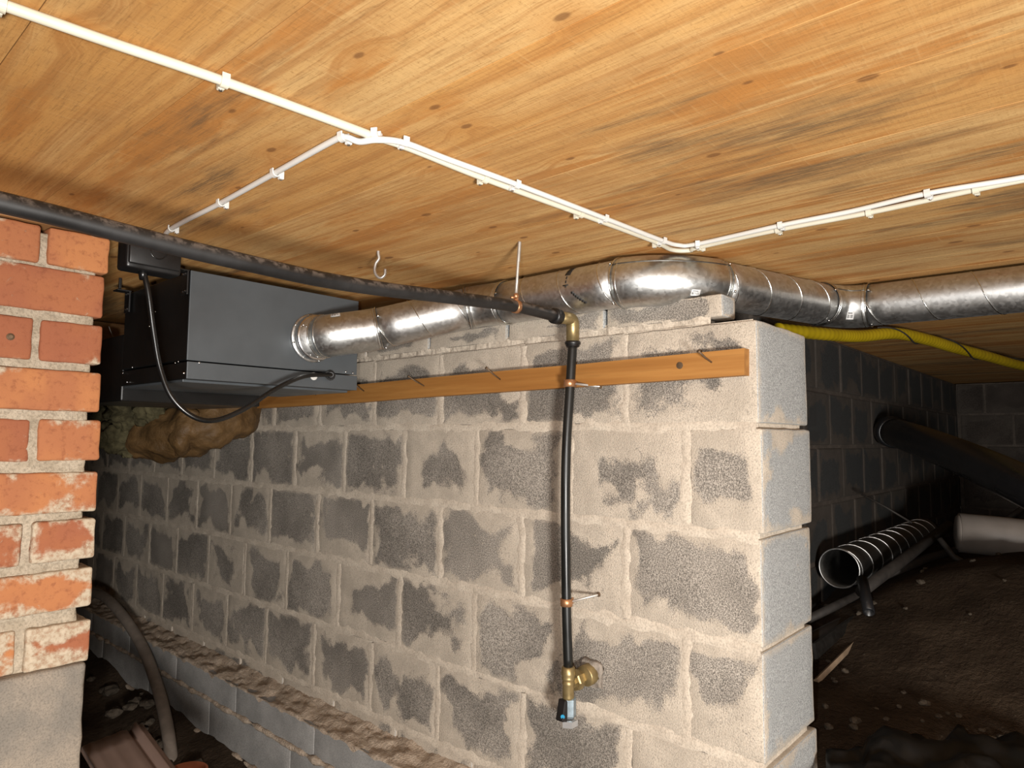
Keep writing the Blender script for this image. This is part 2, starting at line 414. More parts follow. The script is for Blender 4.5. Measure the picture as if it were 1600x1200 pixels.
# ================================================================== ceiling: planks along Y
ce = obj('ceiling', ([(-1.6, -2.2, CEIL + .05), (6.0, -2.2, CEIL + .05), (6.0, 6.2, CEIL + .05), (-1.6, 6.2, CEIL + .05),
                      (-1.6, -2.2, CEIL + .09), (6.0, -2.2, CEIL + .09), (6.0, 6.2, CEIL + .09), (-1.6, 6.2, CEIL + .09)],
                     [(0, 1, 2, 3), (4, 7, 6, 5), (0, 4, 5, 1), (1, 5, 6, 2), (2, 6, 7, 3), (3, 7, 4, 0)]), M['backing'])
tag(ce, 'ceiling of orange spruce planks with knots over the crawl space', kind='structure')
x = -1.6
while x < 5.9:
    wd = rng.uniform(.13, .19)
    h = (wd / 2 - .0004, 4.2, .0245); dz = 0
    obj('plank', grid_box((x + wd / 2, 2.0, CEIL + .0255 + dz), h, .0003), M['plank'], ce)
    x += wd

# ================================================================== middle block wall
WX, WT, COURSE = 1.23, .26, .20
ZT = .227                                     # top of the last full course
def rough_sheet(x0, y0, y1, z0, z1, step, amp, freq, seed):
    """vertical rough face at x = x0 looking to -X"""
    ny, nz = int((y1 - y0) / step), int((z1 - z0) / step); V, Fc = [], []
    for i in range(ny + 1):
        for k in range(nz + 1):
            y, z = y0 + (y1 - y0) * i / ny, z0 + (z1 - z0) * k / nz
            V.append((x0 + amp * (noise.noise((y * freq + seed, z * freq, 0)) + .5 * noise.noise((y * freq * 3, z * freq * 3, seed))), y, z))
    for i in range(ny):
        for k in range(nz):
            a = i * (nz + 1) + k; Fc.append((a, a + 1, a + nz + 2, a + nz + 1))
    return V, Fc
core = join(rough_sheet(WX + .0045, .500, 3.6, -.80, ZT - .003, .016, .0010, 34, 1.7),
            rough_sheet(WX + .008, .585, 3.6, ZT - .006, ZT + .014, .008, .006, 28, 4.7),
            grid_box((WX + .006 + (WT - .03) / 2, .498 + 2.5, (-1.25 + ZT - .006) / 2), ((WT - .03) / 2, 2.5, (ZT - .006 + 1.25) / 2), .006),
            grid_box((WX + .012 + .025, .60 + 2.45, ZT + .010), (.025, 2.45, .012), .004))
wm = obj('wall_middle', core, M['mortar'], origin=(WX, .49, -.8))
tag(wm, 'grey concrete block wall with smeared beige mortar, ending in a free corner', kind='structure')
row = 0; z = ZT; heads, beds = [], []
while z > -1.2:
    odd = row % 2 == 0; y = .49; first = True; k = 0
    while y < 5.3:
        L = .285 if odd else (.152 if first else .2865)
        y1 = y + L + rng.uniform(-.006, .006)
        g = .0045
        hx = WT / 2 + rng.uniform(-.0004, .0004); cx = WX + WT / 2 + rng.uniform(-.0006, .0006)
        c = (cx, (y + y1) / 2 - (g / 2 if not first else -.0) , z - COURSE / 2 + rng.uniform(-.0015, .0015))
        hy = (y1 - y) / 2 - g
        if y < 2.2: bx = grid_box((c[0], (y + y1) / 2 + (0 if not first else -g / 2 + rng.uniform(-.004, .003)), c[2]), (hx, hy + (g / 2 if first else 0), COURSE / 2 - g), .0035 if not first else .005, .030, .0009 if not first else .0016, 30, rng.uniform(0, 50))
        else: bx = grid_box((c[0], (y + y1) / 2, c[2]), (hx, hy, COURSE / 2 - g), .006)
        ctr = Vector((c[0], (y + y1) / 2, c[2]))
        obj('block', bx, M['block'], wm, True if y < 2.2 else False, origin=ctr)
        y = y1; first = False; heads.append((y, z - COURSE / 2))
    z -= COURSE; row += 1; beds.append(z)
# trowelled pointing that fills the joints and laps ragged over the block edges
def pointing(p0, d, L, across, half, seed, x0=WX):
    p0, d, across = Vector(p0), Vector(d), Vector(across); n = max(2, int(L / .011)); V, Fc = [], []
    for i in range(n + 1):
        c = p0 + d * (L * i / n); w1 = half * (1 + .9 * noise.noise((L * i / n * 26, seed, 0)) + .5 * noise.noise((L * i / n * 80, seed, 4)))
        w2 = half * (1 + .9 * noise.noise((L * i / n * 26, seed, 7)) + .5 * noise.noise((L * i / n * 80, seed, 9)))
        for a, hgt in ((-1, 1.0), (-.55, -.45), (0, -.62), (.55, -.45), (1, 1.0)):
            q = c + across * (a * max(.0055, w1 if a < 0 else w2)); q.x = x0 + .0011 * hgt + .0011 * noise.noise(q * 70)
            V.append(q)
    for i in range(n):
        for j in range(4): k = i * 5 + j; Fc.append((k, k + 1, k + 6, k + 5))
    return V, Fc
PT = [pointing((WX, .496, zb_), (0, 1, 0), 4.2, (0, 0, 1), .0125, k * 3.3 + .5) for k, zb_ in enumerate(beds) if zb_ > -.80]
PT += [pointing((WX, y_, z_ - .092), (0, 0, 1), .184, (0, 1, 0), .0130, y_ * 7 + z_ * 31) for y_, z_ in heads if z_ > -.80 and y_ < 4.5]
tag(obj('joint_pointing', join(*PT), M['mortar'], wm, True), 'beige pointing lapped over the joints')
# thin levelling course on top of the wall, set back a little
y = .556
while y < 5.2:
    L = rng.uniform(.27, .30)
    bx = grid_box((WX + .006 + .03, y + L / 2, ZT + .010 + .022), (.03, L / 2 - .004, .022), .004, .03, .0010, 34, y * 9)
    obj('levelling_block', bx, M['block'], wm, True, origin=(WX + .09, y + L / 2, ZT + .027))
    y += L
# footing: two stepped courses and a rough mortar ledge
FX = 1.14
for (za, zb, fx, LL) in ((-.905, -.822, FX, .46), (-1.03, -.913, FX - .004, .52), (-1.20, -1.038, FX - .012, .49)):
    y = .30 + LL * rng.random() * .5
    while y < 5.2:
        bx = grid_box((fx + .10, y + LL / 2, (za + zb) / 2), (.10, LL / 2 - .0015, (zb - za) / 2), .0018, .06, .0015, 20, y)
        obj('footing_block', bx, M['footing'], wm, True, origin=(fx + .1, y + LL / 2, (za + zb) / 2)); y += LL
def ledge():
    V, Fc = [], []; ny, nx = 380, 12
    for i in range(ny + 1):
        y = .30 + 4.9 * i / ny
        for j in range(nx + 1):
            t = j / nx; x = FX - .001 + (WX + .012 - FX) * t
            s = Vector((x * 30, y * 15, .3))
            n = noise.noise(s) * .011 + noise.noise(s * 2.7) * .007 + noise.noise(s * 6) * .003
            zz = -.822 + .004 + .022 * t * t + n * (1 if 0 < j else .25)
            V.append((x + (noise.noise((y * 22, 1, 1)) * .004 if j == 0 else 0), y, zz))
    for i in range(ny):
        for j in range(nx):
            a = i * (nx + 1) + j; Fc.append((a, a + 1, a + nx + 2, a + nx + 1))
    n0 = len(V)                                   # skirt so that the ledge has thickness
    for i in range(ny + 1): a = V[i * (nx + 1)]; V.append((a[0] + .004, a[1], -.84))
    for i in range(ny): Fc.append((i * (nx + 1), (i + 1) * (nx + 1), n0 + i + 1, n0 + i))
    return V, Fc
tag(obj('mortar_ledge', ledge(), M['ledge'], wm, True), 'rough trowelled mortar along the top of the footing')
def bead(z0, fx, r, seed):
    P = [(fx + .002 + noise.noise((y * 14, seed, 0)) * .004, y, z0 + noise.noise((y * 9, seed, 3)) * .004) for y in [.3 + 4.9 * i / 300 for i in range(301)]]
    return tube(P, [max(.002, r * (1 + 1.1 * noise.noise((p[1] * 25, seed, 9)))) for p in P], 7)
obj('mortar_bead', bead(-.909, FX - .002, .008, 2.2), M['ledge'], wm, True)
obj('mortar_bead', bead(-1.034, FX - .008, .008, 5.2), M['ledge'], wm, True)

# ================================================================== brick pier at the left
PY, PX = 1.40, .428
PITCHB = .0865
pw = obj('wall_left', join(grid_box((PX - .008 - .27, PY + .072, -.045), (.272, .0655, .40), .006, .010, .0032, 60, 3)), M['brick_mortar'], None, True)
tag(pw, 'red brick pier with sloppy beige joints standing on a concrete block base', kind='structure')
ztop = at(165, 372, Y=PY).z
rowz = [at(165, v, Y=PY).z for v in (372, 432, 510, 583, 657, 736, 808, 884, 963)]
rowb = [at(165, v, Y=PY).z for v in (428, 497, 571, 644, 719, 797, 869, 944, 1026)]
xedge = [at(a, b, Y=PY).x for a, b in ((171, 400), (163, 465), (161, 540), (157, 613), (158, 688), (153, 766), (148, 838), (144, 914), (140, 994))]
for i in range(9):
    zt, zb = rowz[i], rowb[i]; xr = xedge[i]
    lens = [.098, .235, .2] if i % 2 == 0 else [.225, .11, .2]
    for j, L in enumerate(lens):
        gap = .012 if j else 0
        x1 = xr - gap; x0 = x1 - L
        tilt = Matrix.Rotation(rng.uniform(-.012, .012), 3, 'Y') @ Matrix.Rotation(rng.uniform(-.012, .012), 3, 'Z')
        dy = rng.uniform(-.004, .003)
        bx = grid_box(((x0 + x1) / 2, PY + .056 + dy, (zt + zb) / 2), (L / 2, .056, (zt - zb) / 2), .0055, .016, .0016, 55, i * 3.1 + j, tilt)
        obj('brick', bx, M['brick'], pw, True, origin=((x0 + x1) / 2, PY + .056, (zt + zb) / 2))
        xr = x0
# timber pad squeezed between pier and ceiling
obj('timber_pad', grid_box((PX - .26, PY + .06, (ztop + .004 + CEIL) / 2), (.272, .055, (CEIL - ztop - .006) / 2), .003), M['sidewood'], pw)
zb = at(130, 1032, Y=PY).z
bxr = at(134, 1040, Y=PY - .01).x
obj('base_block', grid_box((bxr - .25, PY + .06, (zb - 1.2) / 2), (.25, .075, (zb + 1.2) / 2), .008, .03, .003, 30, 8), M['pier'], pw, True)
p = at(17, 526, Y=PY - .003); obj('bolt_head', lathe(p, (0, 1, 0), [(0, .003), (.002, .006), (.006, .006)], 12), M['rust'], pw)

# ================================================================== walls in the dark
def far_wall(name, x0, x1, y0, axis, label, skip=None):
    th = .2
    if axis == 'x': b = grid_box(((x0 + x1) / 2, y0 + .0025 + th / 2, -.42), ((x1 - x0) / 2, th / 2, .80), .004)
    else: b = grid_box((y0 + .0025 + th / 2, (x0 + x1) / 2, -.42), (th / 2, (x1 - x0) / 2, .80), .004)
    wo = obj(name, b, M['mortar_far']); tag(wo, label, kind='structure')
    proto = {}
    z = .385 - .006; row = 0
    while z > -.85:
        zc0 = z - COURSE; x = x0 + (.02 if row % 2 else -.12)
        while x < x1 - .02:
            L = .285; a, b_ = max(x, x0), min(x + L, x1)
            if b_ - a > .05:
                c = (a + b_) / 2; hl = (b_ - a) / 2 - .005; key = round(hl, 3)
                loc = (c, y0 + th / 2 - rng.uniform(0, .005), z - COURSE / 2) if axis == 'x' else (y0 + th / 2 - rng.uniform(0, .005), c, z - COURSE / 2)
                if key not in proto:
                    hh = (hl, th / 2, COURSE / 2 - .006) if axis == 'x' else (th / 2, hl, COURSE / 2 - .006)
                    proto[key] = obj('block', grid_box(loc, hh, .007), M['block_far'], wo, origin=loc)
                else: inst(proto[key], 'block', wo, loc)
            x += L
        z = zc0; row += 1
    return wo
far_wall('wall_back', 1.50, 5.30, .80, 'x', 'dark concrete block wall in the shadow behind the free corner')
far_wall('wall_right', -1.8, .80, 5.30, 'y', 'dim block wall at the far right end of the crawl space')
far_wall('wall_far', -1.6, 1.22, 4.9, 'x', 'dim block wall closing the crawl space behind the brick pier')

# ================================================================== soil floor
def ss(a, b, v): t = max(0, min(1, (v - a) / (b - a))); return t * t * (3 - 2 * t)
def ground(x, y):
    n = noise.fractal((x * 2.2, y * 2.2, .4), 1.0, 2.0, 5) * .05
    n2 = noise.noise((x * 14, y * 14, 2)) * .012
    left = -1.075 + n * .9 + n2 + .05 * ss(2.6, 4.6, y) + .05 * ss(.95, 1.12, x)
    m = math.exp(-(((x - 2.75) / .75) ** 2 + ((y - .12) / .55) ** 2))
    right = -.66 + .20 * m + n * .8 + n2 + .10 * ss(1.9, 2.6, x)
    s = ss(1.12, 1.42, x)
    return left * (1 - s) + right * s
V, Fc = [], []; NX, NY = 150, 150
xs = [-1.7 + 7.4 * i / NX for i in range(NX + 1)]; ys = [-2.0 + 7.2 * j / NY for j in range(NY + 1)]
for a in xs:
    for b in ys: V.append((a, b, ground(a, b)))
for i in range(NX):
    for j in range(NY):
        a = i * (NY + 1) + j; Fc.append((a, a + NY + 1, a + NY + 2, a + 1))
tag(obj('floor', (V, Fc), M['dirt'], None, True), 'dark lumpy soil floor of the crawl space', kind='structure')

# ================================================================== ventilation unit
BX0, BX1, BY0, BY1, BZ0, BZ1, BSEAM = .624, 1.058, 1.48, 1.86, .120, .354, .160
vu = thing('ventilation_unit', 'dark grey metal ventilation unit hanging under the planks beside the brick pier', 'ventilation unit', ((BX0 + BX1) / 2, (BY0 + BY1) / 2, BZ0))
cx, cy = (BX0 + BX1) / 2, (BY0 + BY1) / 2; hx, hy = (BX1 - BX0) / 2, (BY1 - BY0) / 2
tag(obj('body', grid_box((cx, cy + .003, (BSEAM + BZ1) / 2), (hx - .002, hy - .004, (BZ1 - BSEAM) / 2 - .001), .002), M['casing_side'], vu), 'black side casing')
tag(obj('front_panel', grid_box((cx, BY0 + .0015, (BSEAM + BZ1) / 2), (hx, .0022, (BZ1 - BSEAM) / 2), .001), M['casing'], vu), 'flat slate grey front panel')
tray = obj('base_tray', grid_box((cx, cy, (BZ0 + BSEAM - .003) / 2), (hx - .001, hy - .002, (BSEAM - .003 - BZ0) / 2), .0015), M['casing_side'], vu)
obj('tray_front', grid_box((cx, BY0 - .001, (BZ0 + BSEAM - .003) / 2 ), (hx, .002, (BSEAM - .003 - BZ0) / 2), .001), M['casing'], vu)
obj('bottom_panel', grid_box((cx, cy + .01, BZ0 - .002), (hx - .006, hy - .02, .003), .001), M['casing'], vu)
obj('rear_duct_box', grid_box((cx - .02, BY1 + .20, .17), (hx - .03, .18, .085), .004), M['casing_side'], vu)
for (yy, zt) in ((BY0 + .02, BZ1 - .004), (BY1 - .03, BZ1 - .004)):
    br = obj('hanging_bracket', join(grid_box((BX0 - .003, yy, zt - .022), (.002, .016, .026), .001), grid_box((BX0 - .016, yy, zt + .004), (.016, .016, .0016), .0008),
                                      grid_box((BX0 - .022, yy, (zt + CEIL) / 2 + .002), (.003, .003, (CEIL - zt) / 2 - .001), .001)), M['black'], vu)
    for dz in (.008, -.03): 
        for dy in (-.005, .005): obj('screw', lathe((BX0 - .005, yy + dy, zt - .01 + dz), (-1, 0, 0), [(0, .0028), (.0015, .0028), (.0028, .0014)], 10), M['zinc'], br)
def screw(p, ax, r, parent, mat=None): return obj('screw', lathe(p, ax, [(-.001, r), (r * .5, r), (r, r * .55)], 10), mat or M['zinc'], parent, True)
for (px, py) in ((311, 567), (287, 583), (540, 581), (551, 583)): screw(at(px, py, Y=BY0 - .003), (0, -1, 0), .0026, vu)
for (px, py) in ((243, 487), (234, 510), (207, 574), (279, 565), (274, 567), (192, 583), (199, 597), (240, 530)): screw(at(px, py, X=BX0 - .001), (-1, 0, 0), .002, vu)
p = at(490, 588, Y=BY0 - .003); tag(obj('blanking_plug', lathe(p, (0, -1, 0), [(0, .0095), (.002, .0095), (.003, .007)], 18), M['white'], vu), 'round white blanking plug')
gl = at(515, 587, Y=BY0 - .003)
obj('cable_gland', join(lathe(gl, (-.5, -1, 0), [(0, .0125), (.006, .0135), (.007, .011), (.018, .011), (.019, .009), (.028, .007)], 12)), M['black'], vu)

# ================================================================== spiral duct run
DR = .050; DZ = .324
duct = thing('spiral_duct', 'shiny galvanised spiral duct bending over the end of the block wall', 'duct', (1.2, .9, DZ - DR))
A0 = Vector((.925, BY0 - .002, .241)); a_end = Vector((.928, 1.437, .242))
B0 = a_end; B1 = Vector((1.03, 1.352, .266)); d1 = (Vector((1.175, 1.19, .318)) - B1)
C1 = Vector((1.175, 1.19, .318)); D0 = Vector((1.205, 1.085, DZ)); E0 = Vector((1.205, .765, DZ))
t2 = Vector((.975, -.22, .02)).normalized(); E1 = Vector((1.335, .622, DZ)); Q2 = E1 + t2 * .40; Q3 = Vector((1.80, .44, DZ + .004)); Q4 = Vector((1.80, -.9, DZ))
obj('wall_flange', lathe(A0, (0, -1, 0), [(0, .060), (.0025, .0600), (.003, .055), (.004, .053)], 40), M['galv'], duct, True)
obj('collar', lathe(A0, (0, -1, 0), [(.002, .0555), (.012, .0555), (.016, .0535), (.0165, .0515), (.046, .0515)], 40), M['galv_bend'], duct, True)
obj('rubber_seal', lathe(A0 + Vector((0, -.015, 0)), (0, -1, 0), [(0, .0555), (.003, .0565), (.008, .0555), (.009, .052)], 40), M['zinc'], duct, True)
for k in range(8):
    a = k * math.pi / 4 + .3; q = A0 + Vector((math.cos(a) * .0575, -.003, math.sin(a) * .0575)); screw(q, (0, -1, 0), .0022, duct)
    if k % 2: screw(A0 + Vector((math.cos(a) * .0515, -.03, math.sin(a) * .0515)), (math.cos(a), 0, math.sin(a)), .002, duct)
def ring(P, r, t):
    p, t_ = P; t_ = Vector(t_).normalized()
    u = Vector((0, 0, 1)) - t_ * t_.z; u.normalize(); v = t_.cross(u)
    C = [p + (u * math.cos(2 * math.pi * k / 40) + v * math.sin(2 * math.pi * k / 40)) * r for k in range(40)]
    V, Fc = [], []
    for k in range(40):
        rad = (C[k] - p).normalized()
        for m_ in range(6): a = 2 * math.pi * m_ / 6; V.append(C[k] + rad * math.cos(a) * t + t_ * math.sin(a) * t)
    for k in range(40):
        for m_ in range(6): Fc.append((k * 6 + m_, k * 6 + (m_ + 1) % 6, ((k + 1) % 40) * 6 + (m_ + 1) % 6, ((k + 1) % 40) * 6 + m_))
    return V, Fc
def bend(a, ta, b, tb, n=18, r=DR + .0015):
    P = hermite(a, ta, b, tb, n); o = obj('bend', tube(P, r, 44, False, .001), M['galv_bend'], duct, True)
    fr = frames(P)
    for i in (0, n):
        obj('bead_ring', ring((fr[i][0], fr[i][1]), r + .0006, .0016), M['galv_seam'], o, True)
        j = 1 if i == 0 else n - 1
        obj('bead_ring', ring((fr[j][0], fr[j][1]), r + .0003, .0010), M['galv_seam'], o, True)
    return o, fr
def straight(a, b, pitch=.075, phase=0.0, hand=1, r=DR):
    a, b = Vector(a), Vector(b); e_ = (b - a).normalized() * .009; a -= e_; b += e_; L = (b - a).length
    P = line(a, b, max(2, int(L / .05))); o = obj('pipe_section', tube(P, r, 44, False, .001), M['galv'], duct, True)
    p, t, u, v = frames(P)[0]; H = []; n = int(L / pitch * 30)
    for i in range(n + 1):
        s = L * i / n; th = hand * (s / pitch * 2 * math.pi) + phase
        H.append(a + t * s + (u * math.cos(th) + v * math.sin(th)) * (r + .0002))
    obj('spiral_seam', tube(H, .0013, 6), M['galv_seam'], o, True)
    return o
b1, fr1 = bend(B0, (0, -.10, 0), B1, d1.normalized() * .10, 12)
straight(B1, C1, .10, .8, 1)
b2, fr2 = bend(C1, d1.normalized() * .12, D0, (0, -.12, 0), 10)
straight(D0, E0, .105, 2.2, 1)
b3, fr3 = bend(E0, (0, -.19, 0), E1, t2 * .19, 20, DR + .0025)
straight(E1, Q2, .115, .5, 1)
b4, fr4 = bend(Q2, t2 * .16, Q3, (0, -.16, 0), 16, DR + .002)
straight(Q3, Q4, .115, 1.0, 1)
# standing lengthwise seam on the big bend and screws at the joints
for (bo, fr, rr) in ((b3, fr3, DR + .0025), (b4, fr4, DR + .002)):
    P = []
    for (p, t, u, v) in fr:
        out = (-p); out = out - t * out.dot(t); out.normalize()
        side = Vector((0, 0, 1)) - t * t.z; side.normalize()
        hor = side.cross(t); hor = hor if hor.dot(-p) > 0 else -hor
        P.append(p + (hor * .80 + side * .60) * (rr + .0002))
    obj('lock_seam', tube(P, .0012, 6), M['galv_old'], bo, True)
def on_duct(p, t, toward, lift, r):
    """point on a duct of centre p, axis t, on the side facing the camera turned up by lift degrees"""
    t = Vector(t).normalized(); s = Vector((0, 0, 1)) - t * t.z; s.normalize(); hor = s.cross(t); hor = hor if hor.dot(-Vector(p)) > 0 else -hor
    n = hor * math.cos(R(lift)) + s * math.sin(R(lift)); return Vector(p) + n * r, n
for fr, i, lifts in ((fr1, 0, (20, -75)), (fr1, -1, (25, -80)), (fr2, -1, (15, -70)), (fr3, 0, (42, -62)), (fr3, -1, (45, -25)), (fr4, 0, (30, -60)), (fr4, -1, (35, -70))):
    p, t, u, v = fr[i]
    for lf in lifts: q, n = on_duct(p - t * .006 * (1 if i == 0 else -1), t, 0, lf, DR + .002); screw(q, n, .0028, duct)
def patch(p, t, lift0, lift1, s0, s1, r, name, mat, parent, thick=.0005):
    """curved label lying on the duct; s along the axis"""
    V, Fc = [], []; n = 8; t = Vector(t).normalized()
    for lay in (0, thick):
        for i in range(n + 1):
            q, nn = on_duct(p, t, 0, lift0 + (lift1 - lift0) * i / n, r + .0003 + lay); V += [q + t * s0, q + t * s1]
    m_ = 2 * (n + 1)
    for i in range(n):
        Fc += [(2 * i, 2 * i + 1, 2 * i + 3, 2 * i + 2), (m_ + 2 * i, m_ + 2 * i + 2, m_ + 2 * i + 3, m_ + 2 * i + 1),
               (2 * i, 2 * i + 2, m_ + 2 * i + 2, m_ + 2 * i), (2 * i + 1, m_ + 2 * i + 1, m_ + 2 * i + 3, 2 * i + 3)]
    return obj(name, (V, Fc), mat, parent, True)
def sticker(fr, i, l0, l1, w, r):
    p, t, u, v = fr[i]; o = patch(p, t, l0, l1, -w / 2, w / 2, r, 'sticker', M['paper'], duct)
    tag(o, 'small white sticker with printed bars')
    rr = random.Random(i)
    for k in range(9):
        a = -w * .42 + w * .84 * k / 9
        patch(p, t, l0 + (l1 - l0) * .18, l0 + (l1 - l0) * .6, a, a + w * rr.choice((.025, .05)), r + .0005, 'print_bar', M['ink'], o, .0003)
    patch(p, t, l0 + (l1 - l0) * .72, l0 + (l1 - l0) * .82, -w * .35, w * .25, r + .0005, 'print_bar', M['ink'], o, .0003)
sticker(fr1, 4, 48, 68, .022, DR + .0015)
sticker(fr3, 13, -44, -30, .019, DR + .003)
sticker(fr4, 10, -46, -22, .016, DR + .002)
# ink print rolled on the straight section
pp = Vector((1.205, .882, DZ)); tt = Vector((0, -1, 0))
GL = []
for g0 in (74, 63, 52, 41):                       # four squat letters printed round the pipe
    GL += [(g0, g0 - 9, 0, .0035), (g0, g0 - 2.5, 0, .014), (g0 - 3.6, g0 - 6, 0, .013), (g0 - 7, g0 - 9.2, 0, .014)]
GL += [(41, 31.8, .0105, .014), (28, 20, .0055, .0085), (16, 9, .0055, .0085), (5, 2, 0, .014), (2, -2, .0055, .009)]
for (l0, l1, s0, s1) in GL: patch(pp, tt, l0, l1, s0, s1, DR, 'ink_print', M['ink'], duct, .0003)
for k in range(7): patch(pp + tt * (.020 + k * .004), tt, -14 - k * 5, -20 - k * 5, 0, .007, DR, 'ink_print', M['ink'], duct, .0003)

# ================================================================== power lead and socket box
PC = [at(224, 408, Y=1.43), at(226, 430, Y=1.428)]
for px, py, yy in ((232, 460, 1.425), (240, 520, 1.43), (250, 575, 1.43), (268, 620, 1.42), (300, 650, 1.41), (335, 657, 1.405), (380, 640, 1.405), (430, 608, 1.41), (475, 588, 1.43)):
    PC.append(at(px, py, Y=yy))
PC += [gl + Vector((-.010, -.022, 0)), gl + Vector((-.004, -.008, 0))]
tag(obj('power_cable', tube(catmull(PC, 8), .0053, 10), M['rubber'], None, True), 'black power cable looping below the grey ventilation unit', 'cable')
sb = thing('socket_box', 'small black plug box fixed to the ceiling left of the ventilation unit', 'socket box', (.565, 1.425, .33))
p0, p1 = at(196, 415, Y=1.41), at(284, 416, Y=1.41)
mx = (p0.x + p1.x) / 2; wx = (p1.x - p0.x) / 2
obj('housing', grid_box((mx, 1.435, CEIL - .033), (wx, .026, .0315), .007, .02), M['black'], sb, True)
obj('cover', grid_box((mx, 1.407, CEIL - .030), (wx * .93, .004, .026), .003), M['black'], sb, True)
obj('socket_recess', lathe((mx + .004, 1.4055, CEIL - .024), (0, -1, 0), [(0, .0165), (.003, .0165), (.0031, .014), (.0005, .013)], 24), M['rubber'], sb, True)
obj('cord_nozzle', lathe((at(224, 416, Y=1.43).x, 1.43, CEIL - .062), (0, 0, -1), [(0, .009), (.008, .008), (.018, .006)], 14), M['rubber'], sb, True)

# ================================================================== batten with nails
bt = thing('wooden_batten', 'orange wooden batten with bent nails screwed across the block wall', 'batten', (WX - .011, 1.2, .12))
bp = [(1163, 544, 586), (905, 569, 604), (800, 578, 611), (640, 593, 622), (557, 601, 629), (440, 612, 636), (345, 621, 641)]
V, Fc = [], []
for px, yt, yb in bp:
    for yy in (yt, yb):
        q = at(px, yy, X=WX - .023); V.append(q)
    for yy in (yt, yb):
        q = at(px, yy, X=WX - .023).copy(); q.x = WX + .0005; V.append(q)
for i in range(len(bp) - 1):
    a, b = i * 4, i * 4 + 4
    Fc += [(a, b, b + 1, a + 1), (a + 2, a + 3, b + 3, b + 2), (a, a + 2, b + 2, b), (a + 1, b + 1, b + 3, a + 3)]
Fc += [(0, 1, 3, 2), (24, 26, 27, 25)]
obj('strip', (V, Fc), M['batten'], bt)
q = at(1062, 571, X=WX - .0235); obj('screw_hole', lathe(q, (-1, 0, 0), [(-.001, .0068), (.0006, .0068), (.0007, .005)], 16), M['rust'], bt)
for (bx_, by_, tx, ty, out) in ((1112, 566, 1092, 549, .045), (782, 593, 760, 575, .05), (663, 603, 638, 588, .05), (569, 611, 556, 602, .04), (494, 617, 482, 608, .04), (407, 623, 398, 615, .04)):
    a = at(bx_, by_, X=WX - .022); b = at(tx, ty, X=WX - .022 - out)
    dd = (b - a).normalized()
    obj('nail', join(tube([a - dd * .004, a.lerp(b, .5) + Vector((0, 0, -.0015)), b], .0017, 8), lathe(b, dd, [(-.0005, .0036), (.0012, .0036)], 10)), M['rust'], bt, True)

# ================================================================== water pipe
PYY = .878; VX = 1.18
wp = thing('water_pipe', 'black water pipe crossing below the ceiling, then dropping to a brass valve', 'pipe', (VX, PYY, at(888, 1135, Y=PYY).z))
HP = [at(px, py, Y=PYY) for px, py in ((-420, 222), (-250, 260), (-120, 289), (0, 316), (100, 340), (200, 366), (300, 391), (400, 414), (500, 436), (600, 452), (700, 464), (806, 479), (868, 494))]
obj('horizontal_pipe', tube(catmull(HP, 6), .0118, 18), M['pipe'], wp, True)
el = at(894, 499, Y=PYY)
hd = (el - HP[-1]).normalized()
obj('compression_nut', lathe(HP[-1], hd, [(-.008, .0125), (-.007, .0165), (.004, .0172), (.005, .0155), (.013, .0155), (.014, .013)], 14), M['black'], wp, True)
vbot = at(893, 536, Y=PYY)
EP = [HP[-1] + hd * .012, el - hd * .012] + hermite(el - hd * .012, hd * .03, el + Vector((.002, 0, -.014)), (0, 0, -.03), 6)[1:] + [vbot]
EP[-1].x, EP[-1].y = EP[-2].x, EP[-2].y
obj('brass_elbow', join(tube(EP, [.0125, .0135, .0138, .0142, .0145, .0145, .0145, .0142, .0140, .0145][:len(EP)], 18)), M['brass'], wp, True)
vt = EP[-1]
obj('compression_nut', lathe(vt + Vector((0, 0, .004)), (0, 0, -1), [(0, .0150), (.001, .0172), (.006, .0172), (.008, .0150), (.011, .0150), (.013, .0118)], 16), M['black'], wp, True)
VP = [vt] + [at(px, py, Y=PYY) for px, py in ((891, 600), (885, 700), (883.5, 800), (885, 940), (888, 1046))]
obj('vertical_pipe', tube(catmull(VP, 6), .0100, 18), M['pipe_clean'], wp, True)
def pipe_clip(px, py, sx, sy):
    c = at(px, py, Y=PYY); o = obj('pipe_clip', join(lathe(c + Vector((0, 0, -.008)), (0, 0, 1), [(0, .0112), (.0005, .0128), (.0155, .0128), (.016, .0112)], 18),
                     grid_box(c + Vector((.017, 0, 0)), (.006, .0022, .0065), .001)), M['copper'], wp, True)
    e = at(sx, sy, X=WX - .002)
    obj('stud', tube([c + Vector((.014, -.004, 0)), e, e + (e - c).normalized() * .012], .0026, 8), M['steel'], o, True)
    obj('stud_collar', lathe(e + Vector((-.003, 0, 0)), (1, 0, 0), [(0, .004), (.004, .0052)], 10), M['rust'], o)
pipe_clip(890, 599, 938, 604); pipe_clip(885, 941, 935, 929)
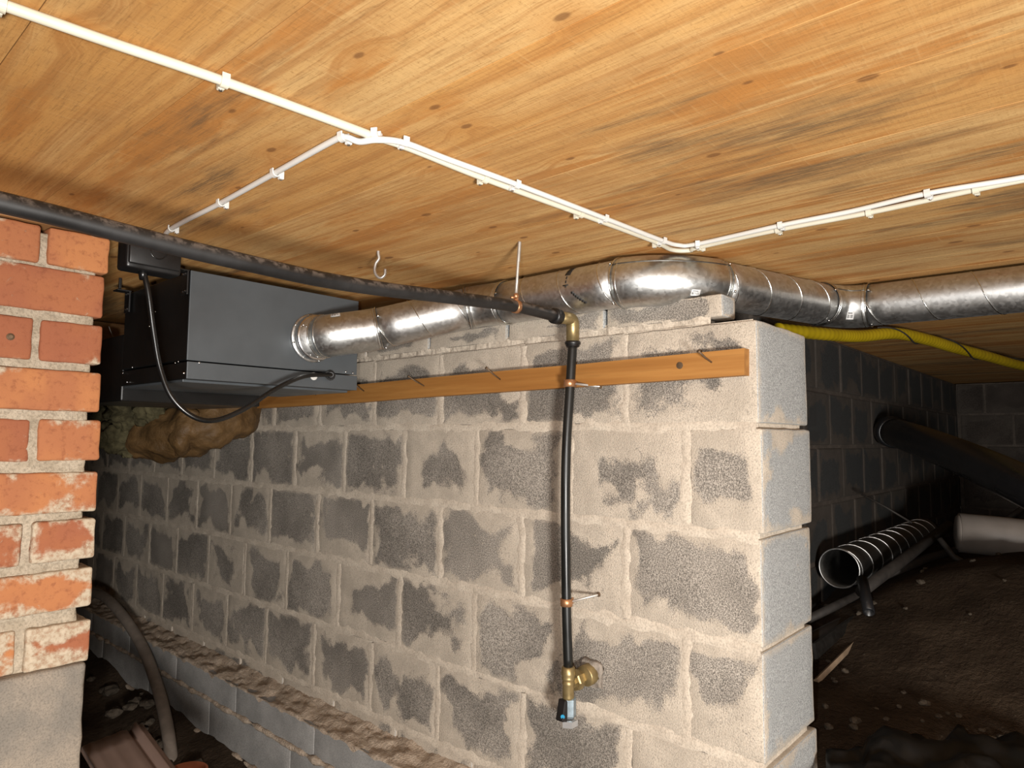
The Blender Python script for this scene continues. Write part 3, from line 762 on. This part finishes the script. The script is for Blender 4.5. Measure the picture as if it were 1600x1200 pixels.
# hanger: threaded rod with a band round the pipe
ra, rb = at(812, 378, z=CEIL), at(806, 466, Y=PYY)
hg = obj('hanger_rod', tube(line(ra + Vector((0, 0, .01)), rb, 3), .0028, 10), M['steel'], wp, True)
obj('thread', tube([ra + (rb - ra) * s for s in [i / 60 * .35 for i in range(61)]], [.0030 + .0006 * (i % 2) for i in range(61)], 8), M['steel'], hg, True)
pc = at(806, 479, Y=PYY); pd = (at(820, 482, Y=PYY) - pc).normalized()
obj('pipe_band', join(lathe(pc - pd * .005, pd, [(0, .0122), (.0004, .0135), (.0096, .0135), (.010, .0122)], 18), grid_box(pc + Vector((0, -.001, .017)), (.004, .0025, .008), .001),
                      lathe(pc + Vector((-.004, -.002, .020)), (0, -1, 0), [(0, .006), (.004, .006), (.007, .003)], 6), tube([pc + Vector((-.014, 0, .016)), pc + Vector((.006, 0, .018))], .0025, 6)), M['copper'], wp, True)
# valve group
v0 = VP[-1]; VC = Vector((v0.x, v0.y, 0))
def zpx(py): return at(888, py, Y=PYY).z
z1, z2, z3, z4, z5 = zpx(1041), zpx(1060), zpx(1090), zpx(1122), zpx(1137)
H = z1 - z3
obj('valve_nut', lathe((VC.x, VC.y, z1), (0, 0, -1), [(0, .0115), (.002, .0140), (.012, .0150), (.016, .0155), (.020, .0135), (.022, .0142), (.026, .0142), (.028, .0120)], 14), M['brass'], wp, True)
obj('valve_body', lathe((VC.x, VC.y, z1 - .026), (0, 0, -1), [(0, .0125), (.005, .0125), (.007, .0135), (.010, .0122), (H - .028, .0122), (H - .022, .0115)], 18), M['brass'], wp, True)
sp = Vector((VC.x + .008, VC.y, zpx(1068)))
obj('side_branch', lathe(sp, (1, -.12, .12), [(0, .0125), (.007, .0125), (.0075, .019), (.010, .0215), (.020, .0215), (.0205, .019), (.036, .019), (.0365, .0205), (.040, .0205)], 8), M['brass'], wp)
wh = at(925, 1052, X=WX - .004)
obj('sealing_foam', grid_box(wh, (.007, .027, .029), .007, .008, .007, 60, 4), M['foam'], wp, True)
obj('branch_sleeve', lathe(wh + Vector((-.022, .004, -.002)), (1, -.1, .1), [(0, .0195), (.002, .0215), (.03, .0225)], 18), M['brass'], wp, True)
obj('hex_fitting', lathe((VC.x + .002, VC.y, z3 + .002), (0, 0, -1), [(0, .0105), (.004, .0150), (z3 - z4 - .004, .0150), (z3 - z4 + .001, .0118)], 6, up=(1, .3, 0)), M['bluegrey'], wp)
hn = obj('tap_handle', grid_box((VC.x - .013, VC.y - .006 + .010, (z3 + z4) / 2 - .002), (.008, .010, .021), .003, None, 0, 1, 0, Matrix.Rotation(.25, 3, 'Y')), M['black'], wp)
q = Vector((VC.x - .0195, VC.y - .002, z4 + .010)); tag(obj('blue_dot', lathe(q + Vector((-.003, -.001, 0)), (-1, -.4, 0), [(0, .0045), (.0012, .0042)], 14), M['blue'], hn), 'small blue marker')
obj('end_cap', lathe((VC.x + .001, VC.y, z4 - .001), (0, 0, -1), [(0, .012), (.001, .0195), (.013, .0195), (.016, .014)], 6, up=(.6, 1, 0)), M['chrome'], wp)

# ================================================================== hook in the ceiling
k0 = at(591, 393, z=CEIL)
SC = k0.dot(FW) / F
def kp(px, py): return k0 + RT * ((px - 591) * SC) + UP * (-(py - 393) * SC)
tag(obj('ceiling_hook', tube(catmull([k0 + Vector((0, 0, .008)), kp(591, 396), kp(592, 404), kp(587, 412), kp(585.5, 423), kp(589, 431), kp(595, 434), kp(601, 429), kp(602, 420)], 6), .0030, 10), M['steel'], None, True),
    'bare steel screw hook hanging empty from the ceiling planks', 'hook')

# ================================================================== cables on the ceiling
def cable_path(P, r): return [at(px, py, z=CEIL - r - .001) for px, py in P]
ra_ = .0047
A = cable_path([(-70, -20), (0, 6), (160, 62), (350, 127), (560, 204)], .0058)
A2 = cable_path([(585, 214), (640, 232), (757, 279), (907, 334), (1020, 376), (1050, 390), (1078, 391), (1093, 386), (1216, 359), (1358, 332), (1525, 296), (1640, 273), (1800, 240)], ra_)
Ap = [A[0], A[0].lerp(A[1], .5)] + A[1:] + A2
tag(obj('ceiling_cable', tube(catmull(Ap, 8), [.0054] * 44 + [.0046] * (8 * (len(Ap) - 1) + 1 - 44), 10), M['cream'], None, True), 'thick cream cable running straight from the upper left corner of the ceiling', 'cable')
Bp = cable_path([(254, 376), (268, 357), (345, 317), (430, 270), (520, 220), (540, 212), (562, 211), (590, 208), (632, 221), (700, 249), (807, 288), (945, 341), (1030, 374), (1060, 383), (1090, 381), (1220, 352), (1330, 330), (1450, 302), (1600, 277), (1800, 238)], .0042)
for i in (6, 7): Bp[i].z -= .0085
for i in (5, 8): Bp[i].z -= .002
tag(obj('ceiling_cable', tube(catmull(Bp, 8), .0042, 10), M['white'], None, True), 'thin white cable clipped to the ceiling, turning two corners beside the cream cable', 'cable')
ORD = ('first', 'second', 'third', 'fourth', 'fifth', 'sixth', 'seventh', 'eighth', 'ninth', 'tenth', 'eleventh', 'twelfth')
def clip(px, py, path, r, mat, label):
    c = at(px, py, z=CEIL - r - .001)
    best = min(range(len(path) - 1), key=lambda i: (path[i].lerp(path[i + 1], .5) - c).length)
    t = (path[best + 1] - path[best]); t.z = 0; t.normalize(); s = Vector((t.y, -t.x, 0))
    c0 = min((path[i].lerp(path[i + 1], k / 10) for i in range(len(path) - 1) for k in range(11)), key=lambda q: (q - c).length)
    o = thing('cable_clip', label, 'cable clip', Vector((c0.x, c0.y, CEIL - .012)), 'cable clips along the ceiling cables')
    rot = Matrix((t, s, (0, 0, 1))).transposed()
    V, Fc = [], []; n = 10; w_ = .0042
    for sgn in (-1, 1):
        for rr in (r + .0004, r + .0022):
            for i in range(n + 1):
                a = math.pi * i / n
                V.append(rot @ Vector((sgn * w_, math.cos(a) * rr, -math.sin(a) * rr)) + Vector((c0.x, c0.y, CEIL - r - .0012)))
            V.append(rot @ Vector((sgn * w_, -rr, r + .0008)) + Vector((c0.x, c0.y, CEIL - r - .0012))); V.append(rot @ Vector((sgn * w_, rr, r + .0008)) + Vector((c0.x, c0.y, CEIL - r - .0012)))
    m_ = n + 3; order = [n + 2] + list(range(n + 1)) + [n + 1]
    for a, b in zip(order, order[1:]):
        i0, o0, i1, o1 = 0, m_, 2 * m_, 3 * m_
        Fc += [(o0 + a, o0 + b, o1 + b, o1 + a), (i0 + a, i1 + a, i1 + b, i0 + b), (i0 + a, i0 + b, o0 + b, o0 + a), (i1 + a, o1 + a, o1 + b, i1 + b)]
    for e in (order[0], order[-1]): Fc.append((e, m_ + e, 3 * m_ + e, 2 * m_ + e))
    obj('saddle', (V, Fc), mat, o)
    lug = Vector((c0.x, c0.y, CEIL - .0065)) + s * (-(r + .0048))
    obj('nail_lug', grid_box(lug, (.0036, .0036, .006), .001, None, 0, 1, 0, rot), mat, o)
    obj('nail', lathe(lug + Vector((0, 0, -.006)), (0, 0, -1), [(0, .0022), (.0012, .0020)], 8), M['zinc'], o)
for i, (px, py) in enumerate(((4, 8), (350, 127), (757, 279), (907, 334), (1033, 380), (1093, 386), (1216, 359), (1358, 332), (1525, 296))):
    clip(px, py, Ap, .0054 if px < 500 else .0046, M['cream'], 'cream nailed clip, %s along the cream cable from the upper left corner' % ORD[i])
for i, (px, py) in enumerate(((268, 357), (345, 317), (430, 270), (536, 214), (586, 208), (632, 221), (807, 288), (945, 341), (1038, 376), (1092, 380), (1220, 352), (1450, 302))):
    clip(px, py, Bp, .0042, M['white'], 'white nailed clip, %s along the thin white cable from its left end' % ORD[i])

# ================================================================== insulation bundle under the unit
ins = thing('insulation_bundle', 'brown paper-wrapped mineral wool bundle wedged between unit and block wall', 'insulation', (1.0, 2.35, -.10))
def lumpy(P, rad, n, m_, amp, freq, seed, squash=1.0):
    fr = frames(catmull(P, m_)); V, Fc = [], []
    for i, (p, t, u, v) in enumerate(fr):
        s = i / (len(fr) - 1); rr = rad[0] + (rad[1] - rad[0]) * s; rr *= math.sin(math.pi * min(max(s * .94 + .06, .0), 1) ** .8) ** .35 if s < .999 else .1
        for k in range(n):
            a = 2 * math.pi * k / n; d = u * math.cos(a) * squash + v * math.sin(a); q = p + d * rr
            f = noise.noise(q * freq + Vector((seed, 0, 0))) + .6 * abs(noise.noise(q * freq * 2.3)); V.append(p + d * (rr + amp * f))
    for i in range(len(fr) - 1):
        for k in range(n): Fc.append((i * n + k, i * n + (k + 1) % n, (i + 1) * n + (k + 1) % n, (i + 1) * n + k))
    Fc.append(tuple(range(n))[::-1]); Fc.append(tuple((len(fr) - 1) * n + k for k in range(n)))
    return V, Fc
def I(px, py, d): return at(px, py, d=d)
kr = obj('paper_wrap', lumpy([I(395, 640, 2.52), I(352, 652, 2.36), I(300, 672, 2.30), I(235, 685, 2.34), I(185, 690, 2.45)], (.085, .085), 64, 16, .017, 19, 3.0), M['kraft'], ins, True)
obj('paper_collar', lumpy([I(300, 640, 2.26), I(285, 680, 2.24), I(280, 715, 2.27)], (.045, .035), 24, 8, .016, 26, 7.0, .8), M['kraft'], ins, True)
for j, (px, py, d, r) in enumerate(((270, 622, 2.30, .040), (235, 640, 2.28, .055), (200, 645, 2.30, .06), (180, 680, 2.30, .055), (165, 660, 2.35, .06), (200, 700, 2.32, .035), (300, 612, 2.33, .03), (185, 620, 2.4, .05))):
    c = I(px, py, d); bm = bmesh.new(); bmesh.ops.create_icosphere(bm, subdivisions=4, radius=1)
    V = []
    for v in bm.verts:
        q = v.co * r; s = (c + q) * 38
        V.append(c + q * (1 + .38 * noise.fractal(s, 1.0, 2.0, 4)))
    bm.verts.index_update(); Fc = [tuple(l.index for l in f.verts) for f in bm.faces]; bm.free()
    obj('wool_tuft', (V, Fc), M['wool'], ins, True)
for pts in (((170, 510, 1.95), (178, 530, 1.95), (186, 545, 1.95)), ((171, 545, 1.95), (178, 555, 1.95), (190, 562, 1.95))):
    tag(obj('loose_wire', tube(catmull([I(*q) for q in pts], 6), .0012, 6), M['steel'], None, True), 'thin loose %s wire behind the brick pier' % ('upper' if pts[0][1] < 520 else 'lower'), 'wire')
# wooden post behind the unit
tag(obj('ceiling_joist', grid_box((.36, 2.62, .27), (.62, .05, .112), .004, .05, .002, 20, 3), M['sidewood'], None), 'dark timber beam under the ceiling behind the ventilation unit', 'beam')

# ================================================================== right-hand void: pipes and clutter
yh = [I(1215, 515, 1.90), I(1300, 523, 2.05), I(1345, 525, 2.12), I(1400, 521, 2.2), I(1450, 531, 2.3), I(1490, 543, 2.4), I(1540, 556, 2.55), I(1600, 572, 2.8), I(1680, 585, 3.2)]
P = catmull(yh, 40)
P = [q for q in P]
yo = thing('yellow_hose', 'yellow corrugated hose strung under the ceiling below the duct', 'hose', P[0] + Vector((0, 0, -.03)))
obj('hose_body', tube(P, [.0185 + .0006 * math.sin(i * 1.6) for i in range(len(P))], 16), M['yellow'], yo, True)
cordp = []
for i, (p, t, u, v) in enumerate(frames(P)[100:-1]):
    a = i * .075; cordp.append(p + (u * math.cos(a) + v * math.sin(a)) * .0215)
obj('tie_cord', tube(cordp, .0026, 6), M['stick'], yo, True)
dr = thing('drain_pipe', 'thick black drain pipe slanting down from the dark block wall', 'pipe', (2.6, .4, -.2))
Pd = [at(1366, 672, Y=.83), at(1390, 674, Y=.74), I(1440, 690, 2.55), I(1520, 722, 2.2), I(1620, 768, 1.9), I(1750, 830, 1.65)]
obj('pipe', tube(catmull(Pd, 8), .058, 28), M['drain'], dr, True)
fp = frames(catmull(Pd, 8)); p, t, u, v = fp[9]
obj('socket_collar', lathe(p - t * .03, t, [(0, .058), (.002, .066), (.06, .066), (.062, .058)], 28), M['drain'], dr, True)
wpv = [I(1498, 832, 2.55), I(1560, 838, 2.5), I(1640, 848, 2.42), I(1720, 858, 2.35)]
pv = thing('white_pipe', 'dusty white plastic pipe lying above the soil heap at the right edge', 'pipe', wpv[0] + Vector((0, 0, -.08)))
obj('tube', tube(wpv, .072, 32, False, .006), M['pvc'], pv, True)
obj('end_plug', lathe(wpv[0] + (wpv[1] - wpv[0]).normalized() * .012, wpv[0] - wpv[1], [(0, .066), (.012, .068), (.020, .060), (.024, .03)], 32), M['pvc'], pv, True)
s0, s1 = I(1311, 888, 2.25), I(1442, 832, 3.05)
sd = thing('duct_offcut', 'short dull spiral duct lying open-ended against the dark back wall', 'duct', (s0 + s1) / 2 + Vector((0, 0, -.07)))
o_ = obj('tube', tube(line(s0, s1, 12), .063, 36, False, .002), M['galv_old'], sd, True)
p, t, u, v = frames(line(s0, s1, 12))[0]; L = (s1 - s0).length; Hh = []
for i in range(241): s = L * i / 240; a = s / .115 * 2 * math.pi; Hh.append(p + t * s + (u * math.cos(a) + v * math.sin(a)) * .0635)
obj('spiral_seam', tube(Hh, .0022, 6), M['galv'], o_, True)
obj('end_rim', ring((s0, t), .063, .0024), M['galv'], o_, True)
def stick(pts, r, label, mat='stick', name='stick', cat='stick', hollow=0):
    tag(obj(name, tube([I(*q) for q in pts], r, 10, True, hollow), M[mat], None, True), label, cat)
stick(((1345, 925, 2.10), (1420, 868, 2.35), (1482, 820, 2.80)), .018, 'long black stick rising to the end of the white pipe')
stick(((1262, 1000, 2.02), (1330, 965, 2.15), (1400, 920, 2.35)), .016, 'dark stick lying lowest beneath the duct offcut')
stick(((1262, 968, 2.10), (1340, 930, 2.25), (1370, 905, 2.35)), .013, 'thin dark stick just under the open duct end')
stick(((1385, 898, 2.30), (1450, 872, 2.5), (1560, 842, 2.85)), .015, 'dark stick lying flat below the white pipe')
stick(((1468, 842, 2.45), (1490, 870, 2.4), (1530, 892, 2.4)), .010, 'short dark stick leaning beside the white pipe end')
stick(((1560, 820, 2.8), (1590, 800, 2.8), (1640, 765, 2.8)), .012, 'dark stick behind the white pipe')
stick(((1346, 772, 2.55), (1385, 793, 2.5), (1425, 817, 2.45)), .0035, 'thin black rod leaning on the dark back wall', cat='rod', name='thin_rod')
stick(((1347, 905, 2.08), (1352, 930, 2.02), (1358, 957, 1.96)), .016, 'short black tube with its open end facing the viewer', 'drain', 'tube_offcut', 'tube', .003)
def board(pts, th, name, label, cat, mat, parent=None):
    V = [Vector(p) for p in pts]; n = len(V); nn = (V[1] - V[0]).cross(V[2] - V[0]).normalized()
    if nn.dot(V[0]) < 0: nn = -nn
    W = V + [v + nn * th for v in V]; Fc = [tuple(range(n)), tuple(range(n, 2 * n))[::-1]] + [(i, i + n, (i + 1) % n + n, (i + 1) % n) for i in range(n)]
    return tag(obj(name, (W, Fc), M[mat]), label, cat)
board([I(1276, 1060, 1.80), I(1352, 985, 2.02), I(1357, 989, 2.02), I(1280, 1068, 1.80)], .012, 'wooden_lath', 'thin pale lath lying on the soil beside the block wall end', 'lath', 'lath')
board([I(1274, 1005, 1.90), I(1335, 962, 2.1), I(1340, 972, 2.1), I(1278, 1030, 1.88)], .01, 'metal_strip', 'flat dull grey strip beside the pale lath', 'strip', 'galv_old')
# crumpled black plastic sheet
V, Fc = [], []; n = 46
for i in range(n + 1):
    for j in range(n + 1):
        px = 1290 + 380 * i / n; e = 1138 + 16 * noise.noise((i * .22, 0, 5)) + (14 if i < 8 else 0) + max(0, i - 36) * 3; py = e + (1290 - e) * j / n
        q = at(px, py, z=-.60); q.z = max(ground(q.x, q.y) + .012, -.66) + .028 * abs(noise.noise((q.x * 9, q.y * 9, 1))) + .012 * noise.noise((q.x * 28, q.y * 28, 2)) + (.02 if j else 0)
        V.append(q)
for i in range(n):
    for j in range(n): a = i * (n + 1) + j; Fc.append((a, a + 1, a + n + 2, a + n + 1))
o_ = tag(obj('plastic_sheet', (V, Fc), M['sheet'], None, True), 'crumpled black plastic sheet on the soil in the lower right corner', 'plastic sheet')
md = o_.modifiers.new('thick', 'SOLIDIFY'); md.thickness = .002

# rubble stones on the soil
def stone_mesh(seed):
    bm = bmesh.new(); bmesh.ops.create_icosphere(bm, subdivisions=2, radius=1)
    for v in bm.verts: v.co *= 1 + .45 * noise.noise(v.co * 1.4 + Vector((seed, 0, 0))); v.co.z *= .7
    me = bpy.data.meshes.new('stone'); bm.to_mesh(me); bm.free(); me.materials.append(M['stone']); return me
SM = [stone_mesh(i * 5.3) for i in range(6)]
def stones(n, boxp, zz, smin, smax, lab, grp):
    c = 0
    while c < n:
        px, py = rng.uniform(boxp[0], boxp[2]), rng.uniform(boxp[1], boxp[3])
        q = at(px, py, z=zz)
        for _ in range(4): q = at(px, py, z=ground(q.x, q.y))
        s = rng.uniform(smin, smax)
        o = bpy.data.objects.new('stone', rng.choice(SM)); col.objects.link(o); o.location = (q.x, q.y, ground(q.x, q.y) + s * .25); o.scale = (s, s * rng.uniform(.6, 1.2), s)
        o.rotation_euler.z = rng.uniform(0, 6); tag(o, lab, 'stone', grp); c += 1
stones(40, (1285, 925, 1590, 1150), -.55, .004, .012, 'small pale stone on the soil right of the wall end', 'stones on the right soil heap')
stones(10, (160, 985, 300, 1180), -1.05, .008, .022, 'dusty stone on the dark soil behind the brick pier', 'stones behind the brick pier')
# broken rubble along the footing
for k in range(14):
    y = rng.uniform(1.9, 3.3); s = rng.uniform(.014, .034); xx = FX - .03 - rng.random() * .12
    o = bpy.data.objects.new('rubble_lump', rng.choice(SM)); col.objects.link(o); o.location = (xx, y, ground(xx, y) + s * .3); o.scale = (s, s, s * rng.uniform(.7, 1.1)); o.rotation_euler = (0, 0, rng.uniform(0, 6))
    tag(o, 'broken lump of mortar at the foot of the block wall', 'rubble', 'rubble along the footing')

# ================================================================== left foreground floor things
hz = [I(120, 925, 3.3), I(158, 930, 3.1), I(190, 960, 2.9), I(222, 1010, 2.7), I(245, 1070, 2.5), I(260, 1130, 2.35), I(268, 1190, 2.25), I(272, 1260, 2.2)]
tag(obj('grey_hose', tube(catmull(hz, 8), .0205, 14), M['hose'], None, True), 'dusty grey hose arching down beside the wall behind the brick pier', 'hose')
def roof_tile():
    # a flat tile leaning on the pier: plane through three picked points, with rolled ridges across its width
    a, b, c = I(128, 1166, 1.62), I(222, 1130, 1.78), I(275, 1200, 1.62)
    u = (b - a); v = (c - b); nn = u.cross(v).normalized(); nn = nn if nn.dot(-a) > 0 else -nn
    V, Fc = [], []; n, m_ = 26, 10
    for lay in (0, .012):
        for i in range(n + 1):
            for j in range(m_ + 1):
                s, t = i / n, j / m_
                wv = .012 * max(0, math.cos((s - .86) * 26)) * (1 if s > .74 else .15) - .010 * math.exp(-((s - .78) / .035) ** 2)
                V.append(a + u * s + v * (t * 2.6) + nn * (wv - lay) + v.normalized() * (.006 * math.exp(-((s - .8) / .03) ** 2) if j == 0 else 0))
    k = (n + 1) * (m_ + 1)
    for i in range(n):
        for j in range(m_):
            q = i * (m_ + 1) + j; f = (q, q + 1, q + m_ + 2, q + m_ + 1); Fc += [f, tuple(x + k for x in f[::-1])]
    for i in range(n):
        for j in (0, m_): q = i * (m_ + 1) + j; Fc.append((q, q + m_ + 1, q + m_ + 1 + k, q + k))
    for j in range(m_):
        for i in (0, n): q = i * (m_ + 1) + j; Fc.append((q, q + 1, q + 1 + k, q + k))
    return V, Fc
tag(obj('roof_tile', roof_tile(), M['tile'], None, True), 'pale brown clay roof tile leaning at the foot of the brick pier', 'roof tile')
c = I(292, 1206, 1.75)
tag(obj('clay_pot_shard', lathe(c + Vector((0, 0, -.06)), (0, 0, 1), [(0, .04), (.05, .052), (.064, .05), (.066, .044), (.01, .03)], 24), M['redtile'], None, True), 'orange clay shard showing at the bottom edge beside the roof tile', 'shard')
